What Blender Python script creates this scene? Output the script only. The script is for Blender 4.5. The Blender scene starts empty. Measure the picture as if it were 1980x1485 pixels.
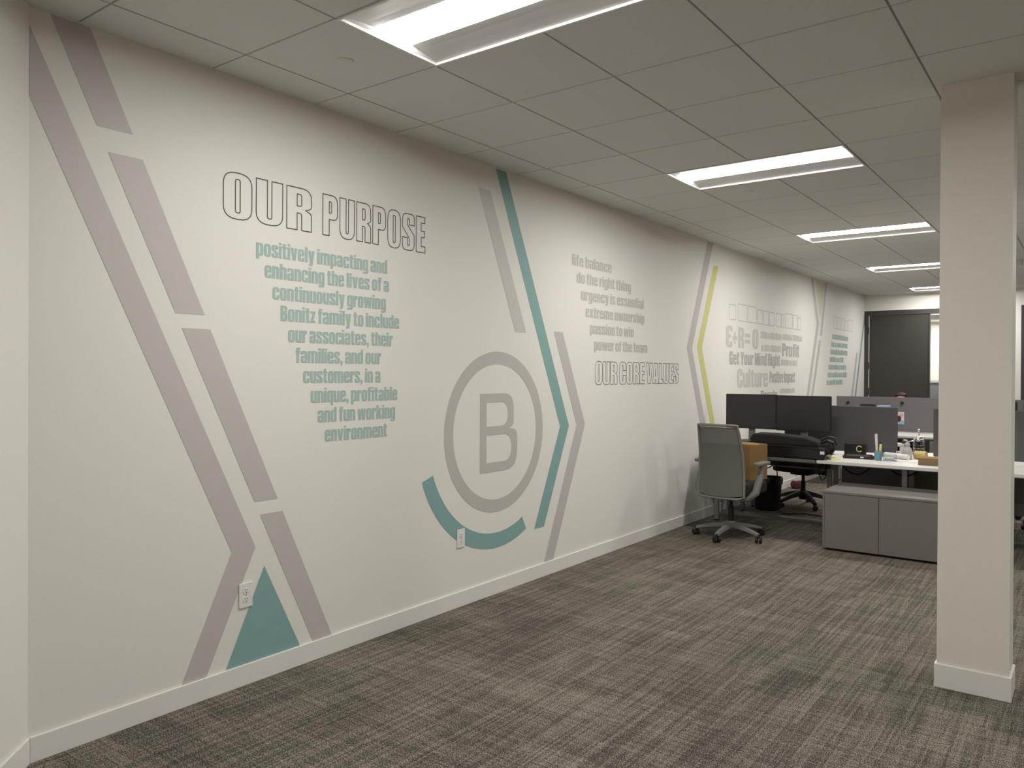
import bpy, bmesh, math, random
from mathutils import Vector, Matrix
from mathutils.geometry import tessellate_polygon
random.seed(4)
S = bpy.context.scene
COL = S.collection
pi = math.pi
# ---------------------------------------------------------------- camera
CX, CZ, H = 3.35645, 1.55828, 2.99775
YAW, PITCH, ROLL, FPX = 0.648324, -0.0049140, 0.0053093, 1504.03
f = Vector((-math.sin(YAW)*math.cos(PITCH), math.cos(YAW)*math.cos(PITCH), math.sin(PITCH)))
r = Vector((math.cos(YAW), math.sin(YAW), 0)); u = r.cross(f)
r, u = r*math.cos(ROLL)+u*math.sin(ROLL), u*math.cos(ROLL)-r*math.sin(ROLL)
cd = bpy.data.cameras.new('camera'); cam = bpy.data.objects.new('camera', cd); COL.objects.link(cam)
cam.matrix_world = Matrix(((r.x, u.x, -f.x, CX), (r.y, u.y, -f.y, 0), (r.z, u.z, -f.z, CZ), (0, 0, 0, 1)))
cd.sensor_width = 36; cd.lens = FPX*36/1980; cd.shift_x = 13.34/1980; cd.shift_y = -14.49/1980
cd.clip_start = .05; cd.clip_end = 100
S.camera = cam
# ---------------------------------------------------------------- world, exposure
w = bpy.data.worlds.new('world'); S.world = w; w.use_nodes = True
w.node_tree.nodes['Background'].inputs[0].default_value = (.8, .85, .9, 1)
w.node_tree.nodes['Background'].inputs[1].default_value = .02
vs = S.view_settings
vs.view_transform = 'Standard'; vs.look = 'None'; vs.gamma = 1; vs.use_curve_mapping = False
vs.exposure = 1.38
LAMP = 19.0          # radiance of the troffer lenses
S.cycles.max_bounces = 8; S.cycles.diffuse_bounces = 6; S.cycles.sample_clamp_indirect = 6

# ---------------------------------------------------------------- helpers
def lin(c):
    return tuple((x/12.92 if x <= .04045 else ((x+.055)/1.055)**2.4) for x in [v/255 for v in c])
MATS = {}
def mat(name, rgb, rough=.6, metal=0., var=.04, scale=30., bump=0., spec=.4, emit=None, trans=0., alpha=1., ior=1.45):
    m = bpy.data.materials.new(name); m.use_nodes = True; MATS[name] = m
    nt = m.node_tree; b = nt.nodes['Principled BSDF']
    tc = nt.nodes.new('ShaderNodeTexCoord'); nz = nt.nodes.new('ShaderNodeTexNoise')
    nz.inputs['Scale'].default_value = scale; nz.inputs['Detail'].default_value = 4
    nt.links.new(tc.outputs['Object'], nz.inputs['Vector'])
    rp = nt.nodes.new('ShaderNodeValToRGB')
    rp.color_ramp.elements[0].position = .3; rp.color_ramp.elements[1].position = .7
    rp.color_ramp.elements[0].color = [max(0, c*(1-var)) for c in rgb]+[1]
    rp.color_ramp.elements[1].color = [min(1, c*(1+var)) for c in rgb]+[1]
    nt.links.new(nz.outputs['Fac'], rp.inputs['Fac']); nt.links.new(rp.outputs['Color'], b.inputs['Base Color'])
    b.inputs['Roughness'].default_value = rough; b.inputs['Metallic'].default_value = metal
    b.inputs['Specular IOR Level'].default_value = spec; b.inputs['IOR'].default_value = ior
    if trans: b.inputs['Transmission Weight'].default_value = trans
    if alpha < 1: b.inputs['Alpha'].default_value = alpha
    if bump:
        bp = nt.nodes.new('ShaderNodeBump'); bp.inputs['Strength'].default_value = bump; bp.inputs['Distance'].default_value = .002
        nt.links.new(nz.outputs['Fac'], bp.inputs['Height']); nt.links.new(bp.outputs['Normal'], b.inputs['Normal'])
    if emit:
        b.inputs['Emission Color'].default_value = (*emit[0], 1); b.inputs['Emission Strength'].default_value = emit[1]
    return m

def box(bm, x0, x1, y0, y1, z0, z1):
    v = [bm.verts.new((x, y, z)) for z in (z0, z1) for y in (y0, y1) for x in (x0, x1)]
    for q in ((0, 2, 3, 1), (4, 5, 7, 6), (0, 1, 5, 4), (2, 6, 7, 3), (0, 4, 6, 2), (1, 3, 7, 5)):
        bm.faces.new([v[i] for i in q])
def prism(bm, pts, a0, a1, axis='z'):
    def P(p, a): return {'z': (p[0], p[1], a), 'y': (p[0], a, p[1]), 'x': (a, p[0], p[1])}[axis]
    A = [bm.verts.new(P(p, a0)) for p in pts]; B = [bm.verts.new(P(p, a1)) for p in pts]
    bm.faces.new(A[::-1]); bm.faces.new(B)
    n = len(pts)
    for i in range(n): bm.faces.new((A[i], A[(i+1) % n], B[(i+1) % n], B[i]))
def rrect(x0, x1, y0, y1, rad, n=6):
    o = []
    for cx, cy, a in ((x1-rad, y0+rad, -90), (x1-rad, y1-rad, 0), (x0+rad, y1-rad, 90), (x0+rad, y0+rad, 180)):
        for i in range(n+1):
            t = math.radians(a+90*i/n); o.append((cx+rad*math.cos(t), cy+rad*math.sin(t)))
    return o
def lathe(bm, prof, c=(0, 0, 0), seg=28, axis='z'):
    rings = []
    for rr, h in prof:
        ring = []
        for i in range(seg):
            t = 2*pi*i/seg; a, b = max(rr, 1e-4)*math.cos(t), max(rr, 1e-4)*math.sin(t)
            p = {'z': (a, b, h), 'x': (h, a, b), 'y': (b, h, a)}[axis]
            ring.append(bm.verts.new((p[0]+c[0], p[1]+c[1], p[2]+c[2])))
        rings.append(ring)
    for A, B in zip(rings, rings[1:]):
        for i in range(seg): bm.faces.new((A[i], A[(i+1) % seg], B[(i+1) % seg], B[i]))
    bm.faces.new(rings[0][::-1]); bm.faces.new(rings[-1])
def cyl(bm, c, rad, h, axis='z', seg=24): lathe(bm, [(rad, 0), (rad, h)], c, seg, axis)
def tube(bm, pts, rad, seg=8, closed=False, flat=1.0):
    P = [Vector(p) for p in pts]; n = len(P); rings = []; prev = None
    for i in range(n):
        a = P[i-1] if (i or closed) else P[0]; b = P[(i+1) % n] if (i < n-1 or closed) else P[-1]
        t = (b-a).normalized()
        if prev is None: prev = Vector((0, 0, 1)) if abs(t.z) < .9 else Vector((1, 0, 0))
        s = t.cross(prev).normalized(); prev = s.cross(t).normalized()
        rd = rad[i] if isinstance(rad, (list, tuple)) else rad
        rings.append([bm.verts.new(P[i]+s*rd*math.cos(2*pi*k/seg)+prev*rd*flat*math.sin(2*pi*k/seg)) for k in range(seg)])
    for i in range(n if closed else n-1):
        A, B = rings[i], rings[(i+1) % n]
        for k in range(seg): bm.faces.new((A[k], A[(k+1) % seg], B[(k+1) % seg], B[k]))
    if not closed: bm.faces.new(rings[0][::-1]); bm.faces.new(rings[-1])

def obj(name, bm, m, parent=None, loc=(0, 0, 0), rotz=0, bevel=0, smooth=False, label=None):
    me = bpy.data.meshes.new(name)
    bmesh.ops.recalc_face_normals(bm, faces=bm.faces[:]) if not getattr(bm, 'keep', False) and smooth is not None else None
    bm.to_mesh(me); bm.free()
    me.materials.append(m)
    if smooth:
        for p in me.polygons: p.use_smooth = True
    o = bpy.data.objects.new(name, me); COL.objects.link(o)
    o.location = loc; o.rotation_euler = (0, 0, rotz)
    if parent: o.parent = parent
    if bevel:
        md = o.modifiers.new('bevel', 'BEVEL'); md.width = bevel; md.segments = 2; md.limit_method = 'ANGLE'; md.angle_limit = .7
    if smooth:
        md = o.modifiers.new('edges', 'EDGE_SPLIT'); md.split_angle = .8
    if label: o['label'] = label
    return o
def tag(o, label, cat, group=None):
    o['label'] = label; o['category'] = cat
    if group: o['group'] = group
    return o
def thing(name, label, cat, loc=(0, 0, 0), rotz=0, group=None):
    o = bpy.data.objects.new(name, None); COL.objects.link(o); o.empty_display_size = .1
    o.location = loc; o.rotation_euler = (0, 0, rotz)
    return tag(o, label, cat, group)
def struct(name, bm, m, parent=None, **k):
    o = obj(name, bm, m, parent, **k)
    if not parent: o['kind'] = 'structure'
    return o
def nb(): return bmesh.new()
def dup(root, loc, rotz, label, group=None):
    def cp(o, par):
        c = o.copy(); COL.objects.link(c)
        if par: c.parent = par
        for ch in list(o.children): cp(ch, c)
        return c
    c = cp(root, None); c.location = loc; c.rotation_euler = (0, 0, rotz); c['label'] = label
    if group: c['group'] = group
    return c

# ---------------------------------------------------------------- materials
WALL = mat('wall_paint', (.81, .785, .735), .55, var=.012, scale=60, bump=.05, spec=.3)
TRIM = mat('trim_paint', (.80, .775, .73), .35, var=.01, scale=40)
CEIL = mat('ceiling_tile', (.75, .74, .71), .9, var=.05, scale=220, bump=.25, spec=.1)
GRIDM = mat('ceiling_reveal', (.42, .41, .40), .7)
GREY = mat('decal_grey', (.545, .515, .495), .5, var=.012, scale=20)
RINGG = mat('decal_logo_grey', (.525, .515, .475), .5, var=.012, scale=20)
PALE = mat('decal_pale_grey', (.60, .575, .545), .5, var=.012, scale=20)
TEAL = mat('decal_teal', (.245, .415, .40), .5, var=.02, scale=20)
TEXTT = mat('decal_text_teal', (.39, .515, .475), .5, var=.015, scale=20)
TEXTG = mat('decal_text_grey', (.545, .52, .49), .5, var=.015, scale=20)
TEXTC = mat('decal_text_cloud', (.48, .46, .43), .5, var=.015, scale=20)
TEXTP = mat('decal_text_pale', (.61, .585, .55), .5, var=.015, scale=20)
LIME = mat('decal_yellow_green', (.63, .61, .24), .5, var=.02, scale=20)
OLIVE = mat('decal_olive', (.68, .66, .46), .5, var=.02, scale=20)
INK = mat('decal_outline', (.085, .072, .07), .6, var=.02)
INKP = mat('decal_outline_pale', (.50, .475, .455), .6, var=.02)
WHITEP = mat('white_plastic', (.80, .78, .74), .35, var=.01)
SLOT = mat('outlet_slot', (.03, .028, .026), .6)
LENS = mat('lamp_lens', (.9, .9, .9), .5, var=.0, emit=((1, .985, .95), LAMP))
FRAME = mat('lamp_frame', (.82, .81, .79), .4, var=.01)
REFL = mat('lamp_reflector', (.62, .61, .59), .35, var=.01)
MESHG = mat('chair_mesh_grey', (.132, .134, .119), .75, var=.06, scale=240, bump=.3)
MESHU = mat('chair_mesh_light', (.185, .18, .168), .75, var=.10, scale=240, bump=.3, alpha=.9)
PLG = mat('chair_grey_plastic', (.19, .188, .17), .45, var=.03)
BLK = mat('black_plastic', (.018, .018, .018), .45, var=.1)
BLKF = mat('black_fabric', (.022, .021, .021), .9, var=.2, scale=150, bump=.3)
BLKG = mat('black_gloss', (.012, .012, .013), .15, var=.1, spec=.6)
SCREEN = mat('screen_glass', (.028, .029, .031), .28, var=.05, spec=.6)
BEZEL = mat('monitor_bezel', (.02, .02, .02), .4)
KRAFT = mat('cardboard', (.25, .15, .058), .8, var=.06, scale=80)
KRAFT2 = mat('cardboard_plain', (.23, .155, .09), .8, var=.05, scale=80)
CAB = mat('cabinet_grey', (.185, .170, .155), .5, var=.02)
DESKW = mat('desk_white', (.74, .72, .68), .4, var=.02, scale=12)
DESKD = mat('desk_dark_grey', (.14, .138, .13), .4, var=.03)
FELT = mat('panel_felt', (.120, .112, .115), .95, var=.08, scale=300, bump=.2)
FELTL = mat('panel_felt_light', (.165, .152, .155), .95, var=.08, scale=300, bump=.2)
STEEL = mat('leg_steel', (.30, .29, .28), .4, metal=.3, var=.02)
BRONZE = mat('dark_bronze', (.058, .052, .052), .45, var=.04)
DOORM = mat('door_dark', (.052, .048, .042), .4, var=.04)
GLASS = mat('pane_glass', (.9, .93, .92), .02, var=0, trans=1., ior=1.1)
CHROME = mat('chrome', (.75, .74, .72), .12, metal=1., var=.01)
CLEAR = mat('clear_acrylic', (.92, .95, .95), .03, var=0, trans=1., ior=1.2)
FROST = mat('frosted_plastic', (.58, .56, .57), .5, var=.02, trans=.25)
PAPER = mat('paper_white', (.80, .77, .76), .8, var=.01)
BLUE = mat('cup_blue', (.22, .42, .50), .2, var=.05, trans=.3)
YEL = mat('note_yellow', (.85, .78, .30), .8, var=.02)
TAPE = mat('tape_yellow', (.56, .43, .17), .5, var=.05)
RED = mat('red_fabric', (.10, .024, .028), .85, var=.15, scale=60)
LBLUE = mat('pale_blue', (.30, .40, .55), .6)
SKIN = mat('skin', (.58, .34, .27), .55, var=.03)
HAIR = mat('hair_red_brown', (.085, .035, .028), .7, var=.2, scale=200)
SHIRT = mat('shirt_grey', (.16, .17, .2), .9, var=.08, scale=200)
TROUS = mat('trousers_dark', (.04, .045, .06), .9)
COLM = mat('column_paint', (.78, .755, .68), .38, var=.012, scale=40, bump=.03)

def carpet_mat():
    m = bpy.data.materials.new('carpet'); m.use_nodes = True; nt = m.node_tree; N = nt.nodes; L = nt.links
    b = N['Principled BSDF']; b.inputs['Roughness'].default_value = .95; b.inputs['Specular IOR Level'].default_value = .1
    tc = N.new('ShaderNodeTexCoord')
    def noise(scl, detail=3, sc=1., rough=.6):
        mp = N.new('ShaderNodeMapping'); mp.inputs['Scale'].default_value = scl
        nz = N.new('ShaderNodeTexNoise'); nz.inputs['Scale'].default_value = sc; nz.inputs['Detail'].default_value = detail
        nz.inputs['Roughness'].default_value = rough
        L.new(tc.outputs['Object'], mp.inputs['Vector']); L.new(mp.outputs[0], nz.inputs['Vector']); return nz.outputs['Fac']
    def math_(op, a, bb):
        n = N.new('ShaderNodeMath'); n.operation = op
        for i, x in enumerate((a, bb)):
            if isinstance(x, (int, float)): n.inputs[i].default_value = x
            else: L.new(x, n.inputs[i])
        return n.outputs[0]
    def mix(fc, a, bb):
        n = N.new('ShaderNodeMix'); n.data_type = 'FLOAT'; L.new(fc, n.inputs[0]); L.new(a, n.inputs[2]); L.new(bb, n.inputs[3]); return n.outputs[0]
    sep = N.new('ShaderNodeSeparateXYZ'); wob = N.new('ShaderNodeTexNoise'); wob.inputs['Scale'].default_value = 25
    L.new(tc.outputs['Object'], wob.inputs['Vector']); L.new(tc.outputs['Object'], sep.inputs[0])
    wv = math_('MULTIPLY', math_('SUBTRACT', wob.outputs['Fac'], .5), .10)
    X, Y = sep.outputs[0], sep.outputs[1]
    def cells(dx, dy, seed, wx=0., wy=0.):      # random value per dx by dy rectangle, edges broken up
        fx = math_('FLOOR', math_('DIVIDE', math_('ADD', X, math_('MULTIPLY', wv, wx)), dx), 0)
        # rows are shifted column by column so the rectangles do not line up
        sh = N.new('ShaderNodeTexWhiteNoise'); sh.noise_dimensions = '1D'; L.new(math_('ADD', fx, seed*7.3), sh.inputs['W'])
        fy = math_('FLOOR', math_('ADD', math_('DIVIDE', math_('ADD', Y, math_('MULTIPLY', wv, wy)), dy), sh.outputs['Value']), 0)
        cb = N.new('ShaderNodeCombineXYZ'); L.new(fx, cb.inputs[0]); L.new(fy, cb.inputs[1]); cb.inputs[2].default_value = seed
        wn = N.new('ShaderNodeTexWhiteNoise'); L.new(cb.outputs[0], wn.inputs['Vector']); return wn.outputs['Value']
    fine = noise((210, 150, 1), 4, rough=.8)                  # yarn loops
    line = cells(.011, .42, 1.5, .05, 2.)                      # thin drawn lines along the room
    tick = cells(.16, .012, 2.5, 2., .05)                      # short cross strokes
    blk = cells(.25, .5, 3.5, 1.2, 1.6); blk2 = cells(.5, .125, 4.5, 2., .8)
    soft = noise((5, 3.5, 1), 5, rough=.7)
    v = math_('MULTIPLY', fine, 3.2)
    for t_, k_ in ((line, .17), (tick, .12), (blk, .07), (blk2, .06), (soft, .16)): v = math_('ADD', v, math_('MULTIPLY', t_, k_))
    v = math_('MULTIPLY', v, 1/3.78)
    rp = N.new('ShaderNodeValToRGB'); e = rp.color_ramp.elements
    e[0].position = .405; e[0].color = (.018, .016, .013, 1); e[1].position = .595; e[1].color = (.43, .385, .33, 1)
    x = e.new(.50); x.color = (.106, .098, .083, 1)
    L.new(v, rp.inputs['Fac'])
    big = noise((.55, .55, 1), 2)
    tint = N.new('ShaderNodeValToRGB'); t = tint.color_ramp.elements
    t[0].position = .38; t[0].color = (1.0, .945, .94, 1); t[1].position = .62; t[1].color = (.965, .975, .92, 1)
    L.new(big, tint.inputs['Fac'])
    mx = N.new('ShaderNodeMix'); mx.data_type = 'RGBA'; mx.blend_type = 'MULTIPLY'; mx.inputs[0].default_value = 1
    L.new(rp.outputs['Color'], mx.inputs[6]); L.new(tint.outputs['Color'], mx.inputs[7]); L.new(mx.outputs[2], b.inputs['Base Color'])
    bp = N.new('ShaderNodeBump'); bp.inputs['Strength'].default_value = .6; bp.inputs['Distance'].default_value = .004
    L.new(fine, bp.inputs['Height']); L.new(bp.outputs['Normal'], b.inputs['Normal'])
    return m
CARPET = carpet_mat()

# ---------------------------------------------------------------- room shell
YF = 15.3; XR = 11.0; YB = -3.0; YC = 1.312
b = nb(); prism(b, [(-.1, YC), (-.1, 19.6), (XR+.1, 19.6), (XR+.1, YB-.1), (YC-YB-.05, YB-.1)], -.1, 0); struct('floor', b, CARPET)
b = nb(); box(b, -.12, 0, YC-.05, YF+.1, 0, H+.1); struct('wall_left', b, WALL)
b = nb(); prism(b, [(0, YC), (YC-YB, YB), (YC-YB-.1, YB-.1), (-.1, YC-.1)], 0, H+.1); struct('wall_corner', b, WALL)
b = nb(); box(b, YC-YB-.05, XR+.1, YB-.12, YB, 0, H+.1); struct('wall_back', b, WALL)
b = nb(); box(b, XR, XR+.12, YB-.1, YF+.1, 0, H+.1); struct('wall_right', b, WALL)
b = nb()
box(b, -.12, XR, YF, YF+.1, 2.714, H+.1)
box(b, 2.06, 2.393, YF, YF+.1, 0, 2.714); box(b, 3.45, XR, YF, YF+.1, 0, 2.714)
struct('wall_far', b, WALL)
def skirting(name, pts, h=.104, t=.012):
    b = nb(); prism(b, pts, 0, h); return struct(name, b, TRIM, bevel=.003)
skirting('baseboard_left', [(.0005, YC+.005), (.0125, YC+.004), (.0125, YF-.002), (.0005, YF-.002)])
d = .012/math.sqrt(2)
skirting('baseboard_corner', [(.001, YC), (YC-YB-.02, YB+.02), (YC-YB-.02+d, YB+.02+d), (.0125, YC+.004)])
# column with its own base trim
b = nb(); box(b, 2.737, 3.043, 4.405, 4.612, 0, H); struct('column', b, COLM)
b = nb(); prism(b, [(2.727, 4.395), (3.053, 4.395), (3.053, 4.622), (2.727, 4.622)], 0, .118); struct('trim_1', b, TRIM, bevel=.003)

# ceiling: lay-in tiles with a narrow reveal between them
T = .6096; O1 = .269486; OC = 1.50003
xs = [0, O1]+[O1+T*i for i in range(1, 18)]+[XR]
ys = [YB]+[OC+T*i for i in range(-7, 23)]+[YF]
LIGHTS = [(O1+T, OC+T*k) for k in (1, 6, 11, 16, 21)]+[(O1+7*T, OC+T*k) for k in (-4, 1, 6, 11, 16)]
def islight(x, y):
    return any(lx-.01 < x < lx+2*T+.01 and ly-.01 < y < ly+T+.01 for lx, ly in LIGHTS)
b = nb(); g = .005
for i in range(len(xs)-1):
    for j in range(len(ys)-1):
        x0, x1, y0, y1 = xs[i], xs[i+1], ys[j], ys[j+1]
        if islight((x0+x1)/2, (y0+y1)/2): continue
        box(b, x0+(g if i else 0), x1-g, y0+g, y1-g, H, H+.03)
o = struct('ceiling', b, CEIL)
b = nb()
for i in range(len(xs)-1):
    for j in range(len(ys)-1):
        x0, x1, y0, y1 = xs[i], xs[i+1], ys[j], ys[j+1]
        z = H+.14 if islight((x0+x1)/2, (y0+y1)/2) else H+.007
        box(b, x0, x1, y0, y1, z, H+.16)
struct('trim_2', b, GRIDM)

# ---------------------------------------------------------------- recessed ceiling lights
def make_light(label, loc):
    t = thing('ceiling_light', label, 'ceiling light', loc, 0, 'recessed ceiling lights')
    W_, D = 2*T, T
    b = nb(); rim = .016
    for q in ((.004, W_-.004, .004, rim), (.004, W_-.004, D-rim, D-.004), (.004, rim, rim, D-rim), (W_-rim, W_-.004, rim, D-rim)):
        box(b, q[0], q[1], q[2], q[3], -.005, .012)
    obj('frame', b, FRAME, t)
    b = nb(); zt = .026; yl0, yl1 = .196, D-.196
    prof = [(rim, .006), (.08, .015), (.14, .022), (yl0, zt)]
    for pr in (prof, [(D-y, z) for y, z in prof]):
        for (ya, za), (yb, zb) in zip(pr, pr[1:]):
            v = [b.verts.new(p) for p in ((rim, ya, za), (W_-rim, ya, za), (W_-rim, yb, zb), (rim, yb, zb))]; b.faces.new(v)
    v = [b.verts.new(p) for p in ((rim, yl0, zt+.002), (W_-rim, yl0, zt+.002), (W_-rim, yl1, zt+.002), (rim, yl1, zt+.002))]; b.faces.new(v)
    obj('reflector', b, REFL, t)
    for xe in (rim+.001, W_-rim-.001):
        b = nb()
        pts = prof+[(D-y, z) for y, z in prof[::-1]]
        pts = [(p[0], p[1]) for p in pts]
        dx = .012 if xe < .5 else -.012
        v0 = [b.verts.new((xe+(dx if p[1] > .014 else 0), p[0], p[1])) for p in pts]+[]
        b.faces.new(v0)
        obj('end_cap', b, REFL, t)
    b = nb(); n = 14; rows = []
    for i in range(n+1):
        s = -1+2*i/n; y = D/2+s*(yl1-yl0)/2; z = zt-.001-LBULGE*(1-abs(s)**2.2)
        rows.append([b.verts.new((x, y, z)) for x in (.030, W_-.030)])
    for A, B in zip(rows, rows[1:]): b.faces.new((A[0], A[1], B[1], B[0]))
    b.faces.new([q[0] for q in rows]); b.faces.new([q[1] for q in rows][::-1])
    obj('lens', b, LENS, t)
    b = nb(); box(b, .006, W_-.006, .006, D-.006, .07, .085)
    for q in ((.006, W_-.006, .006, .010), (.006, W_-.006, D-.010, D-.006), (.006, .010, .010, D-.010), (W_-.010, W_-.006, .010, D-.010)):
        box(b, q[0], q[1], q[2], q[3], .012, .07)
    obj('housing', b, FRAME, t)
    return t
LBULGE = .004
lt = make_light('recessed ceiling light nearest the camera, cut by the top edge of the photo', (*LIGHTS[0], H))
for (x, y), lb in zip(LIGHTS[1:], ['second recessed ceiling light from the camera along the mural wall', 'third recessed ceiling light along the mural wall, left of the column top',
        'fourth recessed ceiling light along the mural wall, partly behind the column', 'farthest recessed ceiling light, just before the dark door',
        'recessed ceiling light of the right row behind the camera', 'recessed ceiling light of the right row, level with the nearest one', 'recessed ceiling light of the right row, level with the second one',
        'recessed ceiling light of the right row, level with the third one', 'recessed ceiling light of the right row, level with the fourth one']):
    dup(lt, (x, y, H), 0, lb)

for x, y, lb in ((.581, 2.426, 'flat white sprinkler cover plate on the ceiling near the closest light'), (1.169, 6.05, 'flat white sprinkler cover plate just beyond the second ceiling light'),
                 (.416, 9.93, 'flat white sprinkler cover plate near the wall between third and fourth ceiling lights')):
    b = nb(); lathe(b, [(.040, 0), (.040, -.003), (.036, -.005), (.001, -.005)], (0, 0, 0))
    tag(obj('sprinkler_cover', b, CEIL, None, (x, y, H), smooth=True), lb, 'sprinkler cover', 'ceiling sprinkler covers')
t = thing('ceiling_sensor', 'small white box fixed to the ceiling right of the column', 'sensor', (2.56, 11.65, H))
b = nb(); box(b, -.09, .07, -.08, .08, -.07, 0); obj('sensor_body', b, WHITEP, t, bevel=.008)
b = nb(); cyl(b, (0, 0, -.085), .03, .016); obj('sensor_dome', b, FRAME, t, smooth=True)

# ---------------------------------------------------------------- wall graphics (flat vinyl on the wall plane x = 0)
def arcpts(pts):
    """pts: (x, y[, r]) corner list -> polyline with rounded corners"""
    n = len(pts); out = []
    for i in range(n):
        p = Vector(pts[i][:2]); rr = pts[i][2] if len(pts[i]) > 2 else 0
        if rr <= 0: out.append((p.x, p.y)); continue
        a, c = Vector(pts[i-1][:2]), Vector(pts[(i+1) % n][:2])
        d1, d2 = (a-p), (c-p); l1, l2 = d1.length, d2.length; d1.normalize(); d2.normalize()
        ang = d1.angle(d2); t_ = min(rr/math.tan(ang/2), l1*.499, l2*.499)
        q1, q2 = p+d1*t_, p+d2*t_
        for k in range(7):
            s = k/6; q = q1*(1-s)**2+p*2*s*(1-s)+q2*s*s
            q = q*.5+(.5*(q1*(1-s)**2+p*2*s*(1-s)+q2*s*s)); out.append((q.x, q.y))
    return out
def fill(bm, contours, X=.0012):
    cs = [[Vector((y, z, 0)) for y, z in c] for c in contours]
    flat = [v for c in cs for v in c]; vs_ = [bm.verts.new((X, v.x, v.y)) for v in flat]
    for tri in tessellate_polygon(cs):
        a, bb, c = [flat[i] for i in tri]
        tri = tri if (bb-a).cross(c-a).z > 0 else tri[::-1]
        try: bm.faces.new([vs_[i] for i in tri])
        except ValueError: pass
def ribbon(bm, c, wd, X=.0012):
    n = len(c); L, R = [], []
    P = [Vector(q) for q in c]
    P = [p for i, p in enumerate(P) if (p-P[i-1]).length > 1e-6]; n = len(P)
    for i in range(n):
        d1, d2 = (P[i]-P[i-1]).normalized(), (P[(i+1) % n]-P[i]).normalized()
        n1, n2 = Vector((-d1.y, d1.x)), Vector((-d2.y, d2.x)); m = (n1+n2)
        m = n1 if m.length < .2 else m.normalized()
        k = wd/2/max(.45, m.dot(n1))
        L.append(bm.verts.new((X, *(P[i]+m*k)))); R.append(bm.verts.new((X, *(P[i]-m*k))))
    for i in range(n):
        j = (i+1) % n; bm.faces.new((L[i], R[i], R[j], L[j]))
def decal(name, contours, m, parent=None, label=None, X=.0012):
    b = nb(); fill(b, contours, X); return obj(name, b, m, parent, smooth=None, label=label)
def stripe(contour, m, label, grp=None, name='mural_stripe', cat='wall stripe'):
    return tag(decal(name, [contour], m), label, cat, grp)
stripe([(1.313, 2.92), (2.359, .674), (2.09, .1045), (1.964, .1045), (2.224, .673), (1.313, 2.641)], GREY, 'wide grey chevron stripe from the left wall corner down to the baseboard')
def bx(z): return 1.389+.4615*(2.991-z), 1.543+.4527*(2.996-z)
for z1, z0, lb in ((2.992, 2.59, 'short grey slanted stripe touching the ceiling at far left'), (2.49, 1.823, 'grey slanted stripe segment left of the OUR PURPOSE heading'),
                   (1.757, .903, 'grey slanted stripe segment left of the teal paragraph, middle of its row'), (.835, .1045, 'grey slanted stripe segment standing on the baseboard right of the teal triangle')):
    (a0, a1), (c0, c1) = bx(z1), bx(z0)
    stripe([(a0, z1), (c0, z0), (c1, z0), (a1, z1)], GREY, lb, 'slanted stripe segments at the left')
stripe([(2.411, .571), (2.194, .1045), (2.636, .1045)], TEAL, 'solid teal triangle standing on the baseboard', name='mural_triangle', cat='wall triangle')
stripe([(4.118, 2.822), (4.549, 1.855), (4.686, 1.855), (4.249, 2.822)], PALE, 'pale grey slanted stripe just left of the teal chevron')
stripe([(4.308, 2.990), (5.151, 1.137), (4.804, .381), (4.933, .381), (5.28, 1.137), (4.429, 2.990)], TEAL, 'long teal chevron stripe pointing right beside the round emblem')
stripe([(5.056, 1.882), (5.397, 1.136), (4.938, .1045), (5.064, .1045), (5.526, 1.136), (5.182, 1.882)], GREY, 'grey chevron stripe right of the teal chevron, ending at the baseboard')
stripe([(8.061, 2.992), (7.535, 1.824), (8.30, .1045), (8.43, .1045), (7.664, 1.824), (8.212, 2.992)], GREY, 'grey chevron stripe pointing left beside the yellow-green one')
stripe([(8.231, 2.755), (7.792, 1.836), (8.56, .1045), (8.69, .1045), (7.92, 1.836), (8.364, 2.755)], LIME, 'yellow-green chevron stripe pointing left above the mesh chair')
stripe([(11.918, 2.992), (12.231, 2.32), (11.22, .1045), (11.33, .1045), (12.356, 2.32), (12.038, 2.992)], GREY, 'thin grey chevron stripe left of the olive triangle')
stripe([(12.132, 2.992), (12.420, 2.40), (12.66, 2.992)], OLIVE, 'pale olive triangle hanging from the ceiling line far along the wall', name='mural_triangle', cat='wall triangle')
stripe([(12.681, 2.992), (12.416, 2.15), (12.516, 2.15), (12.799, 2.992)], GREY, 'thin grey slanted stripe right of the olive triangle')
stripe([(12.37, 2.08), (11.42, .1045), (11.53, .1045), (12.478, 2.08)], GREY, 'thin grey slanted stripe below the one at the olive triangle')
stripe([(14.696, 1.945), (13.87, .1045), (13.98, .1045), (14.816, 1.945)], GREY, 'thin grey slanted stripe left of the last teal stripe')
stripe([(15.29, 2.69), (14.12, .1045), (14.23, .1045), (15.295, 2.50)], TEAL, 'thin teal slanted stripe nearest the dark door')
# round emblem
lg = thing('logo_emblem', 'round grey emblem with letter B over a teal arc, centre of the wall', 'logo', (0, 4.343, 1.142))
def circ(rad, a0=0, a1=360, n=72): return [(rad*math.cos(math.radians(a0+(a1-a0)*i/n)), rad*math.sin(math.radians(a0+(a1-a0)*i/n))) for i in range(n+(0 if a1-a0 == 360 else 1))]
decal('ring', [circ(.565), circ(.476)[::-1]], RINGG, lg, 'grey ring around the letter B')
decal('arc', [circ(.819, 199.7, 295.6, 48)+circ(.711, 199.9, 295.2, 48)[::-1]], TEAL, lg, 'teal arc under the ring')
y0, y1, yb, z0, zm, z1 = -.195, .192, .237, -.280, .008, .270
outer = arcpts([(y0, z0), (yb, z0, .15), (yb, zm+.004, .13), (y1-.075, zm+.004), (y1, zm+.03, .10), (y1, z1, .13), (y0, z1)])
outer = arcpts([(y0, z0), (yb, z0, .16), (yb, zm-.005, .15), (.135, zm+.012), (y1, zm+.03, .13), (y1, z1, .14), (y0, z1)])
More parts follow.
